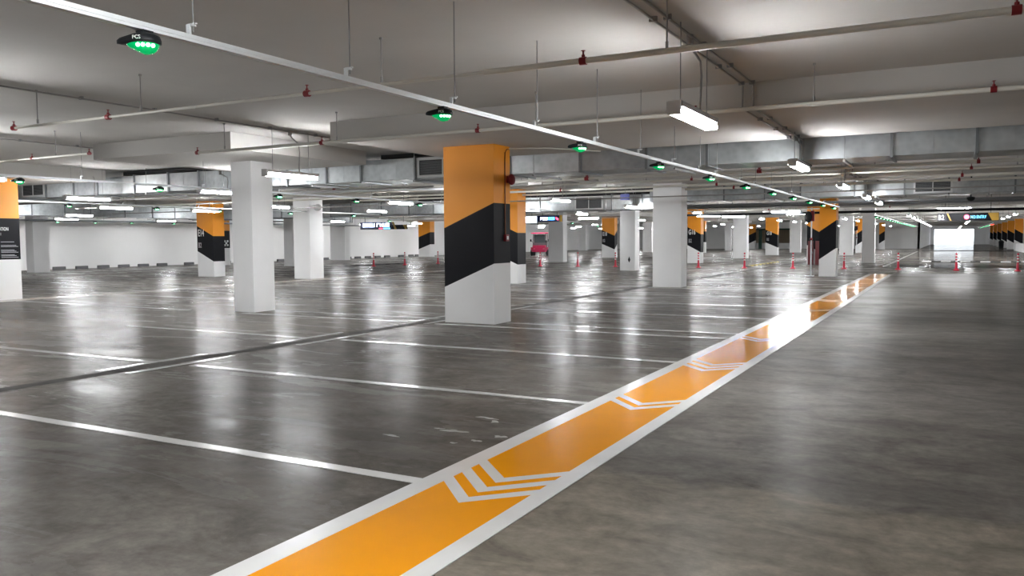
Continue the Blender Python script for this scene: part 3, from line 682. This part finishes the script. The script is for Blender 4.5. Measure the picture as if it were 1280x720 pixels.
# ------------------------------------------------------------------ cart
ct = thing('utility_cart', 'small red utility cart with canopy parked behind a white column', 'cart', (-31.9, 64.6, 0), 0.32)
b = MB(); b.poly([(-0.75,-0.55),(-0.5,-0.8),(0.5,-0.8),(0.75,-0.55),(0.75,1.3),(-0.75,1.3)], 0.35, 0.75); b.poly([(-0.55,-0.72),(0.55,-0.72),(0.6,-0.3),(-0.6,-0.3)], 0.75, 0.92); b.build('body', M['magenta'], ct)
MB().box(-0.6, 0.6, -0.35, -0.31, 0.9, 1.15).build('dashboard', M['stop'], ct)
MB().box(-0.5, 0.5, 0.3, 0.9, 0.7, 0.85).box(-0.5, 0.5, 0.8, 0.9, 0.85, 1.35).build('seat', M['dark'], ct)
for sx_ in (-1, 1):
    for y in (-0.35, 1.0):
        wv = MB(); wv.lathe([(0.12,-0.09),(0.26,-0.10),(0.31,-0.06),(0.31,0.06),(0.26,0.10),(0.12,0.09)], 18)
        wo = wv.build('wheel', M['rubber'], ct); wo.rotation_euler = (0, PI/2, 0); wo.location = (sx_*0.68, y, 0.31)
        MB().tube([(sx_*0.6, y*0.9, 0.75), (sx_*0.55, y*0.75, 1.95)], 0.025, 8).build('canopy_post', M['dark'], ct)
    MB().lathe([(0.02,-0.01),(0.07,-0.005),(0.07,0.005),(0.02,0.01)], 12, (sx_*0.42, -0.79, 0.62)).build('headlamp', M['refl'], ct)
    MB().cbox((sx_*0.78, -0.3, 1.35), (0.12, 0.05, 0.2)).tube([(sx_*0.6,-0.3,1.2),(sx_*0.78,-0.3,1.32)], 0.015, 6).build('side_mirror', M['dark'], ct)
MB().box(-0.5, 0.5, -0.3, -0.285, 1.15, 1.85).build('windscreen', M['glass'], ct)
MB().poly([(-0.75,-0.55),(0.75,-0.55),(0.8,1.1),(-0.8,1.1)], 1.95, 2.03).build('canopy', M['magenta'], ct)

# ------------------------------------------------------------------ hanging signs
def blocks(x0, x1, z0, z1, y, n, seed, gap=()):
    b = MB(); rnd = random.Random(seed); w = (x1-x0)/n
    for i in range(n):
        if i in gap: continue
        a = x0 + i*w; c = a + w*0.82
        b.box(a, a+w*0.22, y-0.012, y, z0, z1)
        if rnd.random() < 0.7: b.box(a, c, y-0.012, y, z1-(z1-z0)*0.2, z1)
        if rnd.random() < 0.7: b.box(a, c, y-0.012, y, z0, z0+(z1-z0)*0.2)
        if rnd.random() < 0.6: b.box(a, c, y-0.012, y, (z0+z1)/2-(z1-z0)*0.1, (z0+z1)/2+(z1-z0)*0.1)
        if rnd.random() < 0.5: b.box(c-w*0.22, c, y-0.012, y, z0, z1)
    return b
def sign(x0, x1, y, z0, z1, label, top=SLAB):
    t = thing('hanging_sign', label, 'sign')
    for x in (x0+0.3, x1-0.3): MB().tube([(x, y+0.05, z1), (x, y+0.05, BAND if band_at(x, y+0.05) else SLAB)], 0.012, 6).build('hanger_rod', M['dark'], t)
    return t
# B2 level sign over the lane
s = sign(-0.55, 1.75, 40.0, 2.14, 2.48, 'dark hanging level sign reading B2 with red and cyan lit display')
MB().box(-0.55, 1.75, 40.0, 40.1, 2.14, 2.48).build('board', M['black'], s)
MB().box(-0.54, -0.20, 39.985, 40.0, 2.15, 2.47).build('level_panel', mat('grey_sign_panel', (0.05, 0.047, 0.055), 0.6, spec=0.15), s)
text('level_code', 'B2', 0.30, M['txt'], (-0.52, 39.98, 2.20), FACE_Y, s, 0.72, bold=0.008)
for xa, sg in ((-0.20, 1), (1.44, -1)):
    e = MB(); e.add([(xa,39.99,2.47),(xa+0.14,39.99,2.15),(xa+0.20,39.99,2.15),(xa+0.06,39.99,2.47)] if sg == 1 else [(xa-0.1,39.99,2.47),(xa+0.06,39.99,2.15),(xa+0.3,39.99,2.15),(xa+0.3,39.99,2.47)], [(3,2,1,0)] if sg == 1 else [(0,1,2,3)])
    e.build('amber_stripe', M['gold'], s)
rs = MB(); rs.lathe([(0.10,0),(0.10,0.01)], 20); o = rs.build('red_symbol', M['signr'], s); o.rotation_euler = (PI/2,0,0); o.location = (0.56, 39.995, 2.31)
MB().box(0.50, 0.62, 39.975, 39.984, 2.275, 2.325).build('symbol_bar', M['signw'], s)
text('led_text', 'NO ENTRY', 0.18, M['signc'], (0.70, 39.98, 2.245), FACE_Y, s, 0.66)
# lit sign at left
s = sign(-28.9, -25.7, 36.0, 2.06, 2.46, 'dark hanging sign with two lit white words, left of the white columns')
MB().box(-28.9, -26.75, 36.0, 36.1, 2.06, 2.46).build('board', M['signb'], s)
MB().box(-26.72, -25.75, 36.0, 36.08, 2.06, 2.30).build('end_panel', M['dark'], s)
blocks(-28.7, -27.85, 2.20, 2.40, 36.0, 4, 3).build('lit_word', M['signw'], s); blocks(-27.75, -26.85, 2.20, 2.40, 36.0, 4, 5).build('lit_word', M['signw'], s)
MB().box(-27.6, -27.35, 35.985, 36.0, 2.09, 2.14).build('red_mark', M['signr'], s); MB().box(-27.3, -26.85, 35.985, 36.0, 2.09, 2.14).build('cyan_mark', M['signc'], s)
MB().add([(-26.72,35.99,2.46),(-26.55,35.99,2.06),(-26.4,35.99,2.06),(-26.6,35.99,2.46)], [(0,1,2,3)]).build('amber_stripe', M['gold'], s)
MB().add([(-26.0,35.99,2.30),(-25.85,35.99,2.06),(-25.75,35.99,2.06),(-25.75,35.99,2.30)], [(0,1,2,3)]).build('amber_stripe', M['gold'], s)
# lit signs above the cart
s = sign(-20.0, -18.4, 36.9, 2.30, 2.62, 'white lit hanging sign above the red cart, beside the orange column')
MB().box(-20.0, -18.45, 36.9, 37.0, 2.30, 2.62).build('board', M['signw'], s)
s = sign(-18.4, -17.0, 36.9, 2.34, 2.64, 'navy hanging sign with lit lettering and red arrow above the column by the cart')
MB().box(-18.4, -17.0, 36.9, 37.0, 2.34, 2.66).build('board', M['signb'], s)
blocks(-18.2, -17.78, 2.43, 2.57, 36.9, 3, 8).build('lit_word', M['signw'], s); blocks(-17.74, -17.40, 2.43, 2.57, 36.9, 3, 9).build('lit_word', M['signc'], s)
MB().add([(-17.34,36.89,2.58),(-17.2,36.89,2.5),(-17.2,36.89,2.40),(-17.34,36.89,2.47)], [(3,2,1,0)]).build('red_arrow', M['signr'], s)
MB().box(-17.14, -17.0, 36.885, 36.9, 2.34, 2.66).build('amber_stripe', M['gold'], s)
bs = thing('blue_sign', 'small blue square sign hanging below the second duct', 'sign')
MB().box(-9.15, -8.85, 24.2, 24.23, 2.69, 2.87).build('plate', M['blue'], bs)
MB().tube([(-9.0, 24.24, 2.87), (-9.0, 24.24, BAND)], 0.008, 6).build('hanger_rod', M['steel'], bs)

# ------------------------------------------------------------------ safety stations beside the lane columns
def station(x, y, label, big=True):
    t = thing('safety_station', label, 'safety post', (x, y, 0))
    MB().tube([(0,0,0.02),(0,0,2.62)], 0.028, 10).lathe([(0.13,0),(0.13,0.02),(0.04,0.03)], 14).build('pole', M['rail'], t)
    mv = MB().lathe([(0.03,0.0),(0.16,0.02),(0.22,0.06),(0.22,0.08),(0.16,0.10),(0.05,0.11)], 20)
    o = mv.build('mirror', M['dark'], t); o.rotation_euler = (PI/2, 0, -0.75); o.location = (-0.06, -0.06, 2.26)
    MB().box(-0.03, 0.10, -0.05, 0.05, 2.1, 2.5).build('signal_box', M['red'], t)
    MB().lathe([(0.03,-0.05),(0.055,-0.03),(0.055,0.03),(0.03,0.05)], 12, (0, -0.05, 1.42)).build('beacon', M['red'], t)
    return t
station(-4.72, 33.0, 'pale pole with round black mirror and red signal box beside the walkway end column')
station(-7.75, 82.2, 'far pale pole with mirror and red signal beside the orange column past the walkway')
station(-7.95, 105.6, 'farthest pale pole with mirror and red signal by the grey far wall')
for x, y, lab in ((-6.68, 46.5, 'tall dark red hose cabinet behind the walkway end column, left one'), (-6.30, 46.5, 'tall dark red hose cabinet behind the walkway end column, right one'), (-8.6, 81.9, 'dark red cabinet by the orange column past the walkway'), (-8.7, 105.3, 'farthest dark red cabinet by the grey wall')):
    t = thing('hose_cabinet', lab, 'fire cabinet', (x, y, 0))
    MB().box(-0.14, 0.14, 0, 0.25, 0.0, 1.28).build('body', M['extinguisher'], t)
    dd = MB().box(-0.12, 0.12, -0.02, 0, 0.06, 1.22).build('door', M['extinguisher'], t)
    MB().box(0.07, 0.10, -0.04, -0.02, 0.6, 0.72).build('handle', M['steel'], dd)
column(-6.95, -6.2, 47.0, 47.6, 'orange and black column half hidden behind the pole beside the walkway end', 'down')

# ceiling camera, speaker
cam_ = thing('security_camera', 'dark dome security camera hanging above the B2 sign', 'camera', (0.5, 28.6, 0))
MB().tube([(0,0,2.64),(0,0,SLAB)], 0.02, 8).build('stem', M['dark'], cam_)
MB().lathe([(0.02,-0.11),(0.08,-0.085),(0.12,-0.03),(0.12,0.015),(0.045,0.035)], 18, (0,0,2.66)).build('dome', M['dark'], cam_)
spk = thing('loudspeaker', 'small grey horn loudspeaker fixed high on the second white column from left', 'loudspeaker', (-21.81, 24.3, 2.75))
MB().tube([(0,0,0.1),(0.18,0,0.1)], 0.015, 6).build('bracket', M['rail'], spk)
o = MB().lathe([(0.03,-0.12),(0.05,-0.02),(0.10,0.06),(0.15,0.12),(0.14,0.12),(0.04,0.0)], 16).build('horn', M['batten'], spk); o.rotation_euler = (0, PI*0.62, -0.6); o.location = (0.22, 0, 0.05)
# litter bin and pipes by the right wall
tb = thing('litter_bin', 'dark litter bin against the right wall near the far columns', 'bin', (5.2, 112, 0))
MB().lathe([(0.24,0),(0.28,0.7),(0.3,0.72),(0.3,0.78)], 14).build('body', M['dark'], tb); MB().lathe([(0.31,0.78),(0.2,0.95),(0.05,1.0)], 14).build('lid', M['dark'], tb)
for i, y in enumerate((98, 101.5)):
    tag(MB().tube([(6.05, y, 0), (6.05, y, SLAB)], 0.16, 12).build('drain_pipe', M['white']), 'thick white vertical drain pipe on the right wall, %s' % ('nearer one', 'farther one')[i], 'pipe', 'drain pipes on the right wall')
tag(MB().box(5.6, 6.25, 84, 96, 0, 0.75).build('low_wall', M['white']), 'low white parapet wall at the right frame edge', 'low wall')

# ------------------------------------------------------------------ world (daylight beyond the exit)
wd = bpy.data.worlds.new('World'); bpy.context.scene.world = wd; wd.use_nodes = True
bg = wd.node_tree.nodes['Background']
sky = wd.node_tree.nodes.new('ShaderNodeTexSky'); sky.sky_type = 'HOSEK_WILKIE'; sky.turbidity = 6
mixn = wd.node_tree.nodes.new('ShaderNodeMix'); mixn.data_type = 'RGBA'; mixn.inputs[0].default_value = 0.8
wd.node_tree.links.new(sky.outputs[0], mixn.inputs[6]); mixn.inputs[7].default_value = (0.86, 0.93, 1.0, 1)
wd.node_tree.links.new(mixn.outputs[2], bg.inputs['Color']); bg.inputs['Strength'].default_value = 5.0
try: wd.cycles.sampling_method = 'NONE'
except Exception: pass

# ------------------------------------------------------------------ camera
f_px = 1020.0; ya, pi_, ro = [math.radians(a) for a in (28.27, 3.444, -0.375)]
F = Vector((-math.sin(ya)*math.cos(pi_), math.cos(ya)*math.cos(pi_), -math.sin(pi_)))
r_ = Vector((math.cos(ya), math.sin(ya), 0)); u_ = r_.cross(F)
r2 = math.cos(ro)*r_ + math.sin(ro)*u_; u2 = -math.sin(ro)*r_ + math.cos(ro)*u_
cd = bpy.data.cameras.new('camera'); cam = bpy.data.objects.new('camera', cd); C.objects.link(cam)
cam.matrix_world = Matrix(((r2.x,u2.x,-F.x,0),(r2.y,u2.y,-F.y,0),(r2.z,u2.z,-F.z,1.5),(0,0,0,1)))
cd.sensor_fit = 'HORIZONTAL'; cd.sensor_width = 36.0; cd.lens = f_px*36.0/1280.0; cd.clip_start = 0.05; cd.clip_end = 500
sc = bpy.context.scene; sc.camera = cam
sc.view_settings.view_transform = 'Standard'; sc.view_settings.look = 'None'; sc.view_settings.exposure = 0.0
sc.cycles.use_denoising = True; sc.cycles.max_bounces = 8; sc.cycles.diffuse_bounces = 5; sc.cycles.glossy_bounces = 4
sc.cycles.sample_clamp_indirect = 6.0; sc.cycles.caustics_reflective = False; sc.cycles.caustics_refractive = False
